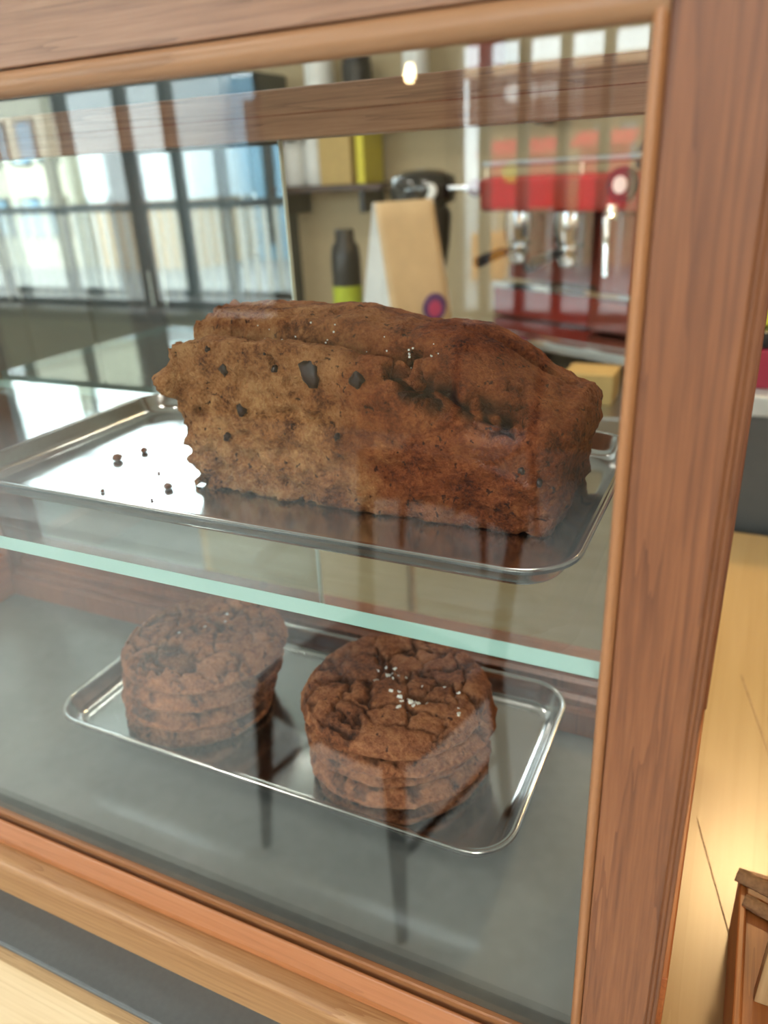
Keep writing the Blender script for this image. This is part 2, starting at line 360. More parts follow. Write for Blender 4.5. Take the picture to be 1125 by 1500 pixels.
for i, (x0, x1, z0, z1) in enumerate(((-3.95, -3.0, .85, 1.7), (-2.6, -1.95, .8, 1.75))):
    t = thing('market_stall', ((x0+x1)/2, -12, -.12), ['red cloth stall with a yellow emblem outside the tan shop', 'plain red cloth stall beside the emblem stall'][i], 'stall')
    MB().box(x0, x1, -12.2, -11.9, z0, z1).build('banner', M['signred'], t)
    MB().prism([(-12.3, z1), (-11.6, z1-.12), (-11.6, z1-.06), (-12.3, z1+.1)], 'x', x0-.1, x1+.1).build('awning', M['signred'], t)
    for lx in (x0+.04, x1-.04): MB().box(lx-.03, lx+.03, -12.1, -12.04, -.12, z0).build('leg', M['paleiron'], t)
    if i == 0: MB().lathe([(.15, 0), (.15, .02)], ((x0+x1)/2-.12, -11.9, 1.35), 20, ax='y').build('emblem', M['yellow'], t)
tag(MB().box(-4.0, -3.55, -11.6, -11.2, -.12, .55).build('crate', M['orangebox'], origin=(-3.8, -11.4, -.12), bevel=.03), 'orange crate standing before the red stalls', 'crate')
# pale building and white building to the other side
b = thing('cream_building', (-14.4, -12, -.12), 'tall cream rendered building across the street', 'building')
MB().box(-15.6, -13.0, -14, -12, -.12, 6).build('wall', M['creamwall'], b)
for wz in (.9, 2.3, 3.8):
    for wx in (-15.2, -14.3, -13.5):
        p = MB().box(wx-.25, wx+.25, -12, -11.95, wz-.4, wz+.4).build('window', M['frame'], b); MB().box(wx-.2, wx+.2, -11.95, -11.94, wz-.35, wz+.35).build('pane', M['sky_blue_glass'], p)
b = thing('white_building', (-11.2, -12, -.12), 'low white rendered building beside the cream one', 'building')
MB().box(-12.6, -9.9, -14, -11.9, 1.15, 4.2).build('wall', M['whitewall'], b)
MB().box(-12.5, -10.0, -14, -12, -.12, 1.15).build('ground_floor', M['tan'], b)
b = thing('grey_building', (-8, -14, -.12), 'blue grey building with tall dark windows across the street', 'building')
MB().box(-9.6, -6.8, -16, -13.5, -.12, 3.2).build('wall', M['sky_blue_glass'], b)
for wx in (-9.2, -8.6, -8.0, -7.4): MB().box(wx-.12, wx+.12, -13.5, -13.45, .2, 2.8).build('window', M['frame'], b)
# railing along the pavement
rl = thing('street_railing', (-6.5, -6.6, -.12), 'pale painted picket railing along the pavement', 'railing')
MB().box(-9.5, -4.2, -6.64, -6.58, 1.18, 1.26).build('top_rail', M['frame'], rl)
MB().box(-9.5, -4.2, -6.63, -6.59, .1, .16).build('bottom_rail', M['frame'], rl)
n = 36; base = None
for i in range(n):
    xx = -9.45 + i*5.2/(n-1)
    o = MB().box(-.03, .03, -.015, .015, .2, 1.3).build('picket', M['paleiron'], rl) if base is None else base.copy()
    if base is None: base = o; me = o.data; 
    else: COL.objects.link(o); o.parent = rl
    if i == 0:
        bm = bmesh.new(); bm.from_mesh(me); bmesh.ops.translate(bm, verts=bm.verts, vec=wloc(rl)); bm.to_mesh(me); bm.free()
    o.location = (xx+6.5, 0, -.12+.12)
for px in (-9.4, -6.9, -4.3): MB().box(px-.05, px+.05, -6.66, -6.56, -.12, 1.35).build('post', M['frame'], rl)
# white pole with flags beside the shop
fp = thing('flag_pole', (-5.0, -11.5, -.12), 'white street pole with two small red flags', 'pole')
MB().lathe([(.09, -.12), (.06, 3.4)], (-4.75, -11.5, 0), 14).build('pole', M['white'], fp, smooth=True)
for z in (2.5, 2.85): MB().box(-4.66, -4.36, -11.52, -11.48, z, z+.18).build('flag', M['signred'], fp)

# ================================================================== FURNITURE BEHIND THE VIEWER
def chair(x, y, rz, label):
    c = thing('dining_chair', (x, y, 0), label, 'chair', 'dark wooden chairs in front of the windows'); o = Vector((x, y, 0))
    cr, sr = math.cos(rz), math.sin(rz)
    def T(p): return Vector((x + p[0]*cr - p[1]*sr, y + p[0]*sr + p[1]*cr, p[2]))
    h = .46
    seat = []
    for z, k in ((h-.035, .94), (h-.03, 1), (h-.005, 1), (h, .97)):
        seat.append([(k*.22*math.copysign(abs(math.cos(a))**.45, math.cos(a)), k*.21*math.copysign(abs(math.sin(a))**.45, math.sin(a)), z) for a in [2*math.pi*i/40 for i in range(40)]])
    MB(T).rings(seat).build('seat', M['chairwood'], c, smooth=True)
    for sx in (-1, 1):
        MB(T).tube([(sx*.205, .2, 0), (sx*.18, .17, h-.03)], [.012, .024]).build('leg', M['chairwood'], c, smooth=True)
        MB(T).tube([(sx*.205, -.22, 0), (sx*.185, -.18, h-.03), (sx*.2, -.22, .7), (sx*.2, -.25, .84)], [.012, .022, .018, .014]).build('leg', M['chairwood'], c, smooth=True)
        MB(T).tube([(sx*.192, .185, .2), (sx*.192, -.2, .2)], .009).build('stretcher', M['chairwood'], c, smooth=True)
    top = []
    for i in range(13):
        t = -1 + i/6; xx = .225*t; yy = -.3 + .07*t*t
        top.append([(xx, yy-.011, .74), (xx, yy+.011, .74), (xx, yy+.011-.01, .86), (xx, yy-.011-.01, .86)])
    MB(T).rings(top).build('backrest', M['chairwood'], c, bevel=.004)
    return c
chair(-.64, -1.004, math.radians(14), 'dark walnut chair standing close to the service counter')
chair(-.98, -2.55, math.radians(14), 'dark walnut chair standing under the warm pendant bulb')
# pendant lamp
lp = thing('pendant_lamp', (-1.08, -2.3, 1.66), 'bare warm bulb pendant hanging on a black cord', 'lamp', None)
MB().lathe([(.003, 1.80), (.003, 3.2)], (-1.08, -2.3, 0), 8).build('cord', M['black'], lp)
MB().lathe([(.02, 1.75), (.02, 1.80), (.008, 1.82)], (-1.08, -2.3, 0), 16).build('socket', M['black'], lp, smooth=True)
M['bulb'] = plain('warm_bulb', (1, .8, .5, 1), .3, emit=(1, .72, .36, 1), es=40)
MB().lathe([(.003, 1.700), (.010, 1.702), (.016, 1.712), (.017, 1.722), (.013, 1.738), (.010, 1.752)], (-1.08, -2.3, 0), 20).build('bulb', M['bulb'], lp, smooth='all')
l = bpy.data.lights.new('bulb_light', 'POINT'); l.energy = 2; l.color = (1, .75, .45); l.shadow_soft_size = .012
lo = bpy.data.objects.new('bulb_light', l); COL.objects.link(lo); lo.location = (-1.08, -2.3, 1.72)
# shaded lamp over the right-hand counter
LX, LY, LZ = .14, 1.28, 2.27
lp = thing('shade_lamp', (LX, LY, LZ-.05), 'black shaded pendant lamp over the plywood counter', 'lamp')
MB().lathe([(.004, LZ+.16), (.004, 3.2)], (LX, LY, 0), 8).build('cord', M['black'], lp)
MB().lathe([(.13, LZ-.02), (.125, LZ+.03), (.07, LZ+.11), (.03, LZ+.16), (.026, LZ+.15), (.066, LZ+.105), (.12, LZ+.028), (.127, LZ-.02)], (LX, LY, 0), 28, cap=False).build('shade', M['black'], lp, smooth=True)
MB().lathe([(.005, LZ-.01), (.03, LZ), (.045, LZ+.03), (.03, LZ+.07), (.012, LZ+.1)], (LX, LY, 0), 18).build('bulb', M['bulb'], lp, smooth='all')
l = bpy.data.lights.new('counter_lamp', 'SPOT'); l.energy = 13; l.color = (1, .68, .32); l.spot_size = math.radians(130); l.spot_blend = .6; l.shadow_soft_size = .09
lo = bpy.data.objects.new('counter_lamp', l); COL.objects.link(lo); lo.location = (LX, LY, LZ-.03)

M['panel'] = plain('fill_light_diffuser', (1, .95, .86, 1), .5, emit=(1, .93, .82, 1), es=1.5)  # fill lights added out of view to brighten the wall, case and floor
for i, (x, y, en, lb) in enumerate(((-1.9, .75, 3.5, 'added unseen square fill light over the aisle at the far end of the bar'), (-.2, .75, 3.5, 'added unseen square fill light over the aisle beside the grey cabinet'), (-1.5, -1.1, 6, 'added unseen square fill light over the walnut chairs'), (.5, -1.1, 6, 'added unseen square fill light over the customer floor by the plywood counter'))):
    t = thing('added_ceiling_light', (x, y, 3.12), lb, 'ceiling light', 'added square fill lights on the ceiling')
    MB().box(x-.24, x+.24, y-.24, y+.24, 3.14, 3.2).build('housing', M['white'], t, bevel=.004)
    MB().box(x-.21, x+.21, y-.21, y+.21, 3.12, 3.14).build('diffuser', M['panel'], t)
    l = bpy.data.lights.new('added_fill_light', 'AREA'); l.size = .42; l.energy = en; l.color = (1, .93, .82)
    lo = bpy.data.objects.new('added_fill_light', l); COL.objects.link(lo); lo.location = (x, y, 3.115)

# ================================================================== SERVICE COUNTER
ct = thing('service_counter', (U((-.4, .1, 0)).x, .1, 0), 'birch plywood service counter with a charcoal laminate top', 'counter')
def cu(x0, x1, y0, y1, z0, z1, name, mat, bevel=0, parent=ct): return MB(U).box(x0, x1, y0, y1, z0, z1).build(name, mat, parent, bevel=bevel)
CT = -.5656
cu(-2.2, -.02, -.0545, .45, CT-.0055, CT, 'laminate_top', M['slab'], .0008)
cu(-2.2, -.02, -.0535, .45, CT-.0085, CT-.0056, 'edge_strip', M['slabedge'])
cu(-2.2, -.02, -.052, .45, CT-.036, CT-.0086, 'plywood_edge', M['plyedge'], .001)
cu(-2.2, 1.6, -.048, -.02, -2.17, CT-.037, 'front_panel', M['plyface'], .001)
cu(-.0195, 1.6, -.0545, .96, CT-.036, CT, 'plywood_top', M['gold'], .001)
cu(-2.2, -2.17, -.02, .45, -2.17, CT-.037, 'side_panel', M['plyface'])
cu(1.57, 1.6, -.02, .9, -2.17, CT-.037, 'side_panel', M['plyface'])
# board joints in the plywood top are thin scribed lines: separate inlays
for (a, b2) in (((.012, .30), (.05, .17)), ((.04, .55), (.08, .38))):
    d = Vector((b2[0]-a[0], b2[1]-a[1], 0)); nrm = Vector((-d.y, d.x, 0)).normalized()*.0006
    p = [(a[0]+nrm.x, a[1]+nrm.y), (b2[0]+nrm.x, b2[1]+nrm.y), (b2[0]-nrm.x, b2[1]-nrm.y), (a[0]-nrm.x, a[1]-nrm.y)]
    MB(U).prism(p, 'z', CT, CT+.0002).build('scratch', M['plyedge'], ct)

# ================================================================== DISPLAY CASE
BX0 = -.92
dc = thing('display_case', U((-.45, .17, CT)), 'cherry wood framed glass display case for cakes on the counter', 'display case')
def part(name, mb, mat, **k): return mb.build(name, mat, dc, **k)
TOP = .14
prof = [(-.0377, 0), (-.0040, 0), (-.0030, .0010), (-.0030, .0022), (-.0016, .0022), (-.0008, .0030), (-.0008, .0046), (.0012, .0050), (.0016, .0058), (.0016, .045), (-.0377, .045)]
part('post', MB(U).prism(prof, 'z', CT, TOP), M['post'], bevel=.0003)
part('post', MB(U).prism([(BX0, 0), (BX0+.034, 0), (BX0+.034, .045), (BX0, .045)], 'z', CT, TOP), M['post'], bevel=.0008)
part('post', MB(U).box(-.034, .0062, .318, .378, -.456, TOP), M['sidewood'], bevel=.0008)
part('post', MB(U).box(BX0, BX0+.034, .318, .378, CT, TOP), M['sidewood'], bevel=.0008)
# beads round the opening
def bead_prof(a, b, y0, y1): # rounded bar
    pts = []
    for i in range(9):
        t = i/8; ang = math.pi*t
        pts.append((a + (b-a)*(1-math.cos(ang))/2, y1 - (y1-y0)*(.45+.55*math.sin(ang)) ))
    return [(a, y1)] + pts + [(b, y1)]
part('bead', MB(U).prism(bead_prof(-.0437, -.0379, -.0026, .0055), 'z', -.5262, .0522), M['bead_v'], smooth=True)
part('bead', MB(U).prism([(y, z) for z, y in bead_prof(.0408, .0521, -.0030, .0055)], 'x', BX0+.034, -.0380), M['bead_h'], smooth=True)
part('bead', MB(U).prism([(.0055, -.5068), (.0035, -.5072), (-.0028, -.5200), (-.0035, -.5235), (-.0035, -.5258), (.0055, -.5258)], 'x', BX0+.034, -.0438), M['orange'], bevel=.0006)
part('inner_strip', MB(U).prism([(.0088, -.5148), (.0088, -.5035), (.0098, -.5025), (.0125, -.5025), (.0135, -.5035), (.0135, -.5148)], 'x', BX0+.034, -.0379), M['orange'])
part('top_rail', MB(U).prism([(0, .0526), (0, TOP), (.04, TOP), (.04, .0526)], 'x', BX0+.034, -.0379), M['rail'], bevel=.0006)
part('bottom_rail', MB(U).prism([(.03, CT), (.03, -.5262), (-.0045, -.5262), (-.0125, -.5266), (-.0160, -.5280), (-.0178, -.5310), (-.0182, -.5360), (-.0182, CT)], 'x', BX0+.01, -.0379), M['brail'], smooth=True)
part('front_glass', MB(U).box(BX0+.034, -.0378, .0056, .0087, -.5256, .0524), M['glass'])
# floor panel
part('floor_panel', MB(U).box(BX0+.034, -.0034, .0136, .335, -.5255, -.515), M['casefloor'])
# rear frame: stepped track rail, upper rail, sliding glass door
part('rear_bottom_rail', MB(U).prism([(.313, -.515), (.313, -.490), (.316, -.487), (.322, -.487), (.322, -.481), (.328, -.479), (.334, -.479), (.334, -.470), (.340, -.468), (.347, -.468), (.347, -.458), (.352, -.456), (.378, -.456), (.378, -.515)], 'x', BX0+.034, -.034), M['sidewood'])
part('rear_rail', MB(U).box(BX0+.034, -.034, .345, .378, .0302, .0700), M['rail'], bevel=.0008)
part('rear_rail_groove', MB(U).box(BX0+.034, -.034, .3447, .3449, .0490, .0500), M['sidewood'])
part('rear_top_rail', MB(U).box(BX0+.034, -.034, .345, .378, .118, TOP), M['rail'], bevel=.0008)
sd = part('sliding_door', MB(U).box(BX0+.034, -.4125, .3535, .3575, -.456, .0302), M['doorglass'])
MB(U).box(-.4124, -.4105, .3530, .3580, -.456, .0302).build('polished_edge', M['edge_pale'], sd)
# sides and lid
for x0, x1 in ((-.004, -.0005), (BX0+.012, BX0+.0155)):
    part('side_glass', MB(U).box(x0, x1, .0452, .3178, -.456, .118), M['glass'])
part('side_rail', MB(U).box(-.03, .0052, .0452, .378, CT, -.457), M['sideorange_lit'], bevel=.0008)
part('side_rail', MB(U).box(BX0, BX0+.03, .0452, .3178, CT, -.457), M['sideorange_lit'], bevel=.0008)
part('side_rail', MB(U).box(-.03, .0010, .0452, .3178, .118, TOP), M['sidewood'], bevel=.0008)
part('side_rail', MB(U).box(BX0, BX0+.03, .0452, .3178, .118, TOP), M['sidewood'], bevel=.0008)
part('lid_glass', MB(U).box(BX0+.03, -.03, .0405, .3448, .132, .136), M['glass'])

# shelf
def shelf():
    mb = MB(U); x0, x1, y0, y1, z0, z1 = BX0+.035, -.0379, .0105, .344, -.2249, -.2151
    mb.box(x0, x1, y0, y1, z0, z1)
    mb.m = [0, 0, 1, 1, 1, 1]
    o = mb.build('glass_shelf', [M['shelfglass'], M['edge']], origin=U((-.45, .18, -.2249)))
    return tag(o, 'clear glass shelf with a pale aqua polished edge inside the case', 'shelf')
shelf()
for x0, x1 in ((-.0425, -.0376), (BX0+.0341, BX0+.044)):
    for y in (.035, .33): MB(U).lathe([(.003, x0), (.003, x1)], (0, y, -.2280), 12, ax='x').build('shelf_pin', M['chrome'], dc)

# ------------------------------------------------------------------ trays
def rrect(cx, cy, hx, hy, r, z, n=10):
    pts = []
    for (sx, sy, a0) in ((1, 1, 0), (-1, 1, 90), (-1, -1, 180), (1, -1, 270)):
        for i in range(n+1):
            a = math.radians(a0 + 90*i/n)
            pts.append((cx + sx*(hx-r) + r*math.cos(a), cy + sy*(hy-r) + r*math.sin(a), z))
    return pts
def tray(x0, x1, y0, y1, z0, h, r, label, rim=.004):
    cx, cy, hx, hy = (x0+x1)/2, (y0+y1)/2, (x1-x0)/2, (y1-y0)/2
    prof = []   # (inset from the outer rim, z): inside from the middle out, over the rolled rim, down the outside
    th = .0012; wall_in = rim+.006
    prof += [(hy*.5, z0+th), (wall_in+.012, z0+th)]
    for i in range(1, 6):
        a = math.radians(90*i/5); prof.append((wall_in+.008-.008*math.sin(a)+.004*(1-i/5), z0+th+.008*(1-math.cos(a))))
    prof += [(rim+.0012, z0+h-.001)]
    for i in range(9):
        a = math.radians(150-300*i/8); prof.append((rim/2 - rim/2*math.cos(math.radians(180-30)-math.radians(300)*i/8)*-1 if False else rim/2 - rim/2*math.cos(math.radians(150-37.5*i)+math.pi), z0+h-rim/2 + rim/2*math.sin(math.radians(150-37.5*i))))
    prof += [(rim+.002, z0+h-rim-.001)]
    for i in range(5, 0, -1):
        a = math.radians(90*i/5); prof.append((wall_in+.008-.008*math.sin(a)+.004*(1-i/5)-th, z0+.008*(1-math.cos(a))))
    prof += [(wall_in+.012, z0), (hy*.5, z0)]
    rs = [rrect(cx, cy, hx-i, hy-i, max(r-i, .003), z) for i, z in prof]
    o = MB(U).rings(rs).build('baking_tray', M['steel'], origin=U((cx, cy, z0)), smooth=True)
    return tag(o, label, 'tray', 'stainless trays in the display case')
tray(-.556, -.0690, .050, .300, -.2150, .0185, .036, 'stainless steel tray under the chocolate loaf on the glass shelf')
tray(-.562, -.110, .086, .308, -.4775, .022, .036, 'stainless steel tray under the two cookie stacks')
# riser under the lower tray
rs_ = tag(MB(U).box(-.46, -.20, .165, .25, -.5149, -.4772).build('tray_riser', M['darkgrey'], origin=U((-.33, .21, -.5149)), bevel=.001), 'dark grey block holding up the cookie tray', 'riser')

# ------------------------------------------------------------------ cookies
def fbm(p, o=4): return noise.fractal(p, .9, 2.1, o)
def cookie(cx, cy, z, r, h, seed, hi, label, tilt=(0, 0)):
    na, nr = (200, 64) if hi else (120, 16)
    sd = Vector((seed*3.1, seed*1.7, seed*.9)); rings = []; crk = [0]; cvals = []
    def ptop(a, k):
        rr = r*(1 + .022*noise.noise(Vector((math.cos(a)*1.6, math.sin(a)*1.6, seed*2.3))) + .012*noise.noise(Vector((math.cos(a)*5, math.sin(a)*5, seed*1.3))))
        x, y = rr*k*math.cos(a), rr*k*math.sin(a)
        z1 = h*(1 - .10*k*k)
        e = max(0, (k-.80)/.20); z1 -= h*.42*(1-math.sqrt(max(0, 1-e*e)))
        q = Vector((x, y, 0))*(42 if hi else 34) + sd
        q2 = q + Vector((fbm(q*.9, 3), fbm(q*.9+Vector((9, 2, 5)), 3), 0))*.55
        d = noise.voronoi(q2*.9)[0]
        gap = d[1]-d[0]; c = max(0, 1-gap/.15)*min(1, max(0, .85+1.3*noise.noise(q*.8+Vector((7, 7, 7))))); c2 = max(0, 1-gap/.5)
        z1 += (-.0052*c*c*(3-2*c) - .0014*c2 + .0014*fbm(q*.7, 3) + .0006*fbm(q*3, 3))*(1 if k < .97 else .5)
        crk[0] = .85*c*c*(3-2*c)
        return (x, y, z1), rr
    for j in range(nr):
        k = (j+.3)/(nr-.7); k = k**.85
        row = []
        for i in range(na): row.append(ptop(2*math.pi*i/na, k)[0]); cvals.append(crk[0])
        rings.append(row)
    ns = 12 if hi else 10
    for j in range(1, ns+1):
        t = j/ns
        ring = []
        for i in range(na):
            a = 2*math.pi*i/na; (x, y, zt), rr = ptop(a, 1.0)
            zz = zt*(1-t); bul = 1 + .035*math.sin(math.pi*min(1, t*1.15)) - .05*max(0, t-.75)/.25
            nn = fbm(Vector((math.cos(a)*r*60, math.sin(a)*r*60, zz*90+seed*5)), 4)
            f2 = bul + .030*nn
            ring.append((x*f2, y*f2, max(0, zz)))
        rings.append(ring)
    rings.append([(x*.6, y*.6, 0) for x, y, _ in rings[-1]])
    def tf(p):
        return U((cx+p[0], cy+p[1], z+p[2] + p[0]*tilt[0] + p[1]*tilt[1]))
    mb = MB(tf); mb.rings(rings)
    o = mb.build('chocolate_cookie', M['cookie'], origin=U((cx, cy, z)), smooth='all')
    cvals += [0.0]*(len(o.data.vertices)-len(cvals))
    at = o.data.attributes.new('crumb', 'FLOAT', 'POINT'); at.data.foreach_set('value', cvals)
    tag(o, label, 'cookie', 'stacked chocolate cookies')
    def top_at(x, y):
        return tf(ptop(math.atan2(y, x), min(.99, math.hypot(x, y)/r))[0])
    return o, top_at
def salt(o, top_at, spots, seed):
    rd = random.Random(seed)
    for (x, y) in spots:
        p = top_at(x, y); s = rd.uniform(.0006, .0013)
        mb = MB(); mb.box(-s, s, -s*.8, s*.8, -s*.3, s*.6)
        mb.v = [Matrix.Rotation(rd.uniform(0, 6), 3, 'Z') @ Matrix.Rotation(rd.uniform(-.6, .6), 3, 'X') @ v + p + Vector((0, 0, s*.35)) for v in mb.v]
        mb.build('salt_flake', M['salt'], o)
zb = -.4756
RC = [(-.233, .176), (-.232, .174), (-.236, .177), (-.228, .172), (-.231, .170)]
rz = [.0185, .018, .0185, .0175, .0195]
lab = ['lowest cookie of the salted five-high stack', 'second cookie up in the salted five-high stack', 'middle cookie of the salted five-high stack', 'fourth cookie up, just beneath the salted top one', 'crackled top cookie with many salt flakes on the five-high stack']
z = zb; zs5 = []
for i in range(5):
    o, ta = cookie(RC[i][0], RC[i][1], z, (.074, .076, .075, .077, .0765)[i], rz[i]+.0012, 11+i, i == 4, lab[i]); z += rz[i]
rd = random.Random(3); sp = []
for _ in range(11): sp.append((rd.gauss(-.006, .007), rd.gauss(.004, .006)))
for _ in range(12): sp.append((rd.gauss(.022, .008), rd.gauss(-.022, .006)))
for _ in range(7): sp.append((rd.gauss(.045, .010), rd.gauss(.012, .014)))
salt(o, ta, sp, 5)
LC = [(-.450, .176), (-.448, .178), (-.444, .182), (-.440, .185)]
lz = [.0210, .0205, .0210, .0200]
lab = ['lowest cookie of the four-high stack', 'second cookie up in the four-high stack', 'third cookie up in the four-high stack', 'smooth crackled top cookie of the four-high stack with two salt flakes']
z = zb
for i in range(4):
    o, ta = cookie(LC[i][0], LC[i][1], z, (.070, .073, .075, .0765)[i], lz[i]+.0012, 31+i*2, i == 3, lab[i]); z += lz[i]
salt(o, ta, [(.012, .018), (-.002, .004), (.03, -.01), (-.02, -.014), (.005, .03)], 8)

# ------------------------------------------------------------------ loaf cake
LO = Vector((-.2325, .1850, -.2136)); LANG = math.radians(.3)    # middle of the base, on the upper tray
def loaf():
    Lh = .1400; Nn = 240; rings = []; crumbs = []
    def sm(a, b, x): t = min(1, max(0, (x-a)/(b-a))); return t*t*(3-2*t)
    def toph(s, d):
        # s: 0 left .. 1 right; d: -1 front .. 1 back
        left = 1 - sm(.40, .62, s)
        flat = .1135 - .006*sm(-.5, -1, d)*0
        groove = -.024*math.exp(-((d+.62)/.075)**2)*(1-sm(.60, .74, s))
        ridge = .1285 - .010*((d-.05)/.9)**2 - .05*max(0, d-.35)**1.5
        lf = flat if d < -.74 else flat + (ridge-flat)*sm(-.66, -.46, d)
        dome = .080 + .040*math.sqrt(max(0, 1-(abs(d)**2.1)))
        hgt = lf*left + dome*(1-left) + groove
        # second lobe split at the right end
        hgt += -.016*math.exp(-((d-.02-.6*(s-.8))/.06)**2)*sm(.66, .76, s)*(1-sm(.93, .99, s))
        hgt -= .040*sm(.66, 1.02, s)**1.3 + .006*(1-sm(0, .10, s))
        return hgt
    def section(s):
        out = []   # (d_m, h)
        wb, wt = .0585, .066
        for i in range(16): t = i/16; out.append((wb*(1-2*t), 0.0))                # bottom, back to front
        hf = toph(s, -1)
        for i in range(52):                                                        # front wall upward
            t = i/52; lean = wb + (wt-wb)*min(1, t*1.1); out.append((-lean, hf*t))
        for i in range(96):
            t = i/96; d = -math.cos(math.pi*(.8*t + .2*t))*.7 + (-1+2*t)*.3; out.append((wt*d, toph(s, d)))
        hb = toph(s, 1)
        for i in range(20): t = i/20; out.append((wt - (wt-wb)*t, hb*(1-t)))
        return out
    us = []
    ne = 16
    for j in range(ne): k = j/ne; us.append((0.0, k))          # left cap grows from the middle
    for j in range(Nn+1): us.append((j/Nn, 1.0))
    for j in range(ne-1, -1, -1): us.append((1.0, j/ne))
    for s, k in us:
        sec = section(s); ring = []
        sx = -1 if s < .5 else 1
        # rounded vertical ends
        e = min(s, 1-s)*2*Lh; rr = .016 if sx > 0 else .005
        pull = 1 - (.10 if sx > 0 else .03)*(max(0, 1-e/rr))**2
        for d, h in sec:
            kk = max(k, .02)
            dd = d*pull*kk; hh = .05 + (h-.05)*kk if k < 1 else h
            x = -Lh + 2*Lh*s
            if sx > 0: x += .006*(1-kk**6)
            else: x += -.004*(1-kk**4)
            x -= .007*sm(.86, 1.0, s)*sm(.085, .0, h)
            ring.append(Vector((x, dd, hh)))
        rings.append(ring)
    n = len(rings[0]); pts = [p for r in rings for p in r]; nr = len(rings)
    # normals by finite differences
    out = []; cr = []; ch = []
    for k in range(nr):
        for i in range(n):
            p = rings[k][i]
            a = rings[k][(i+1) % n] - rings[k][i-1]; b_ = rings[min(k+1, nr-1)][i] - rings[max(k-1, 0)][i]
            nn = b_.cross(a)
            nn = nn.normalized() if nn.length > 1e-9 else Vector((-1 if k < nr/2 else 1, 0, 0))
            s = (p.x+Lh)/(2*Lh)
            top = sm(.085, .11, p.z)
            crumb = (1-sm(.34, .62, s + .12*noise.noise(p*30)))*(1-.25*top) * (1 if p.y < 0 else .35)
            low = 1-sm(.0, .05, p.z)
            amp = (.0015 + .0012*crumb + .0012*low)*(1-.35*top)
            choc_shade = 0.0
            dsp = amp*fbm(p*75, 5)*1.6 + .0016*noise.noise(p*22)
            if s < .03: dsp += .009*fbm(p*41 + Vector((3, 1, 7)), 4) * (1-sm(-.005, .03, s)) + .0035*noise.noise(p*140)
            # bulge of crust on the left end and the torn hollow on the front
            q = Vector((p.x+Lh, 0, p.z))
            dsp += .010*math.exp(-(((p.z-.082)/.014)**2)) * (1-sm(0, .04, s))
            if p.y < -.015:
                hx = noise.noise(p*120)*.35 + 1
                A_, B_ = (.034, .098), (.104, .074); tt = ((p.x-A_[0])*(B_[0]-A_[0])+(p.z-A_[1])*(B_[1]-A_[1]))/((B_[0]-A_[0])**2+(B_[1]-A_[1])**2); tt = min(1, max(0, tt))
                wob = Vector((noise.noise(p*70), 0, noise.noise(p*70+Vector((4, 4, 4)))))*.007
                dist = math.hypot(p.x+wob.x-A_[0]-tt*(B_[0]-A_[0]), p.z+wob.z-A_[1]-tt*(B_[1]-A_[1]))
                tear = sm(.0090, .0030, dist*(.55+1.1*abs(noise.noise(p*90))))
                dsp -= .015*tear; choc_shade = tear*sm(-.25, .25, noise.noise(p*110)+.12)
                isl = math.exp(-(((p.x-.048)/.012)**2 + ((p.z-.088)/.006)**2)); choc_shade = max(choc_shade, sm(.3, .7, isl*(1+.8*noise.noise(p*150))))
                h2 = noise.noise(p*95 + Vector((5, 5, 5)))
                dsp -= .0045*sm(.34, .62, h2)*(.35+crumb)
            out.append(p + nn*dsp); cr.append(crumb); ch.append(choc_shade)
    ca, sa = math.cos(LANG), math.sin(LANG)
    def tf(p): return U((LO.x + p[0]*ca - p[1]*sa, LO.y + p[0]*sa + p[1]*ca, LO.z + max(p[2], 0)))
    mb = MB(tf); rr = [[tuple(out[k*n+i]) for i in range(n)] for k in range(nr)]
    mb.rings(rr)
    o = mb.build('chocolate_loaf', M['loaf'], origin=U(LO), smooth='all')
    at = o.data.attributes.new('crumb', 'FLOAT', 'POINT'); at.data.foreach_set('value', cr)
    at = o.data.attributes.new('choc_shade', 'FLOAT', 'POINT'); at.data.foreach_set('value', ch)
    tag(o, 'long chocolate loaf cake with a cracked crust on the upper tray', 'cake')
    # chocolate chunks on the front face
    spots = [(-.023, .097, .0090), (.0094, .095, .0058), (-.0919, .096, .004), (-.0505, .098, .0026), (-.103, .109, .0022), (-.0562, .109, .0024), (-.082, .068, .0042), (-.0077, .0555, .0024), (.117, .0466, .0026), (-.0969, .0466, .0028), (.128, .040, .0022)]
    for i, (x, zz, r) in enumerate(spots):
        bm = bmesh.new(); bmesh.ops.create_icosphere(bm, subdivisions=2, radius=1)
        mb = MB(tf); vs = []
        for v in bm.verts:
            q = v.co*(1+.75*noise.noise(v.co*1.5 + Vector((i*2.1, 0, 0))))
            vs.append((x + q.x*r*.85, -.0648 + (.0045 if zz < .04 else 0) + q.y*.0028 - .0012, zz + q.z*r))
        fs = [tuple(v.index for v in f.verts) for f in bm.faces]; bm.free()
        mb.add(vs, fs); mb.build('chocolate_chunk', M['chunk'], o, smooth='all')
    # sugar in the split along the top
    rd = random.Random(4); mb = MB(tf)
    for _ in range(110):
        x = rd.uniform(-.125, .055); d = -.62 + rd.gauss(0, .06); s = rd.uniform(.0003, .0006)
        h = toph((x+Lh)/(2*Lh), d) + .0012
        mb.box(x-s, x+s, .066*d-s, .066*d+s, h-s, h+s)
    sg = mb.build('sugar_grains', M['salt'], o); sg['kind'] = 'stuff'
    return o
loaf()
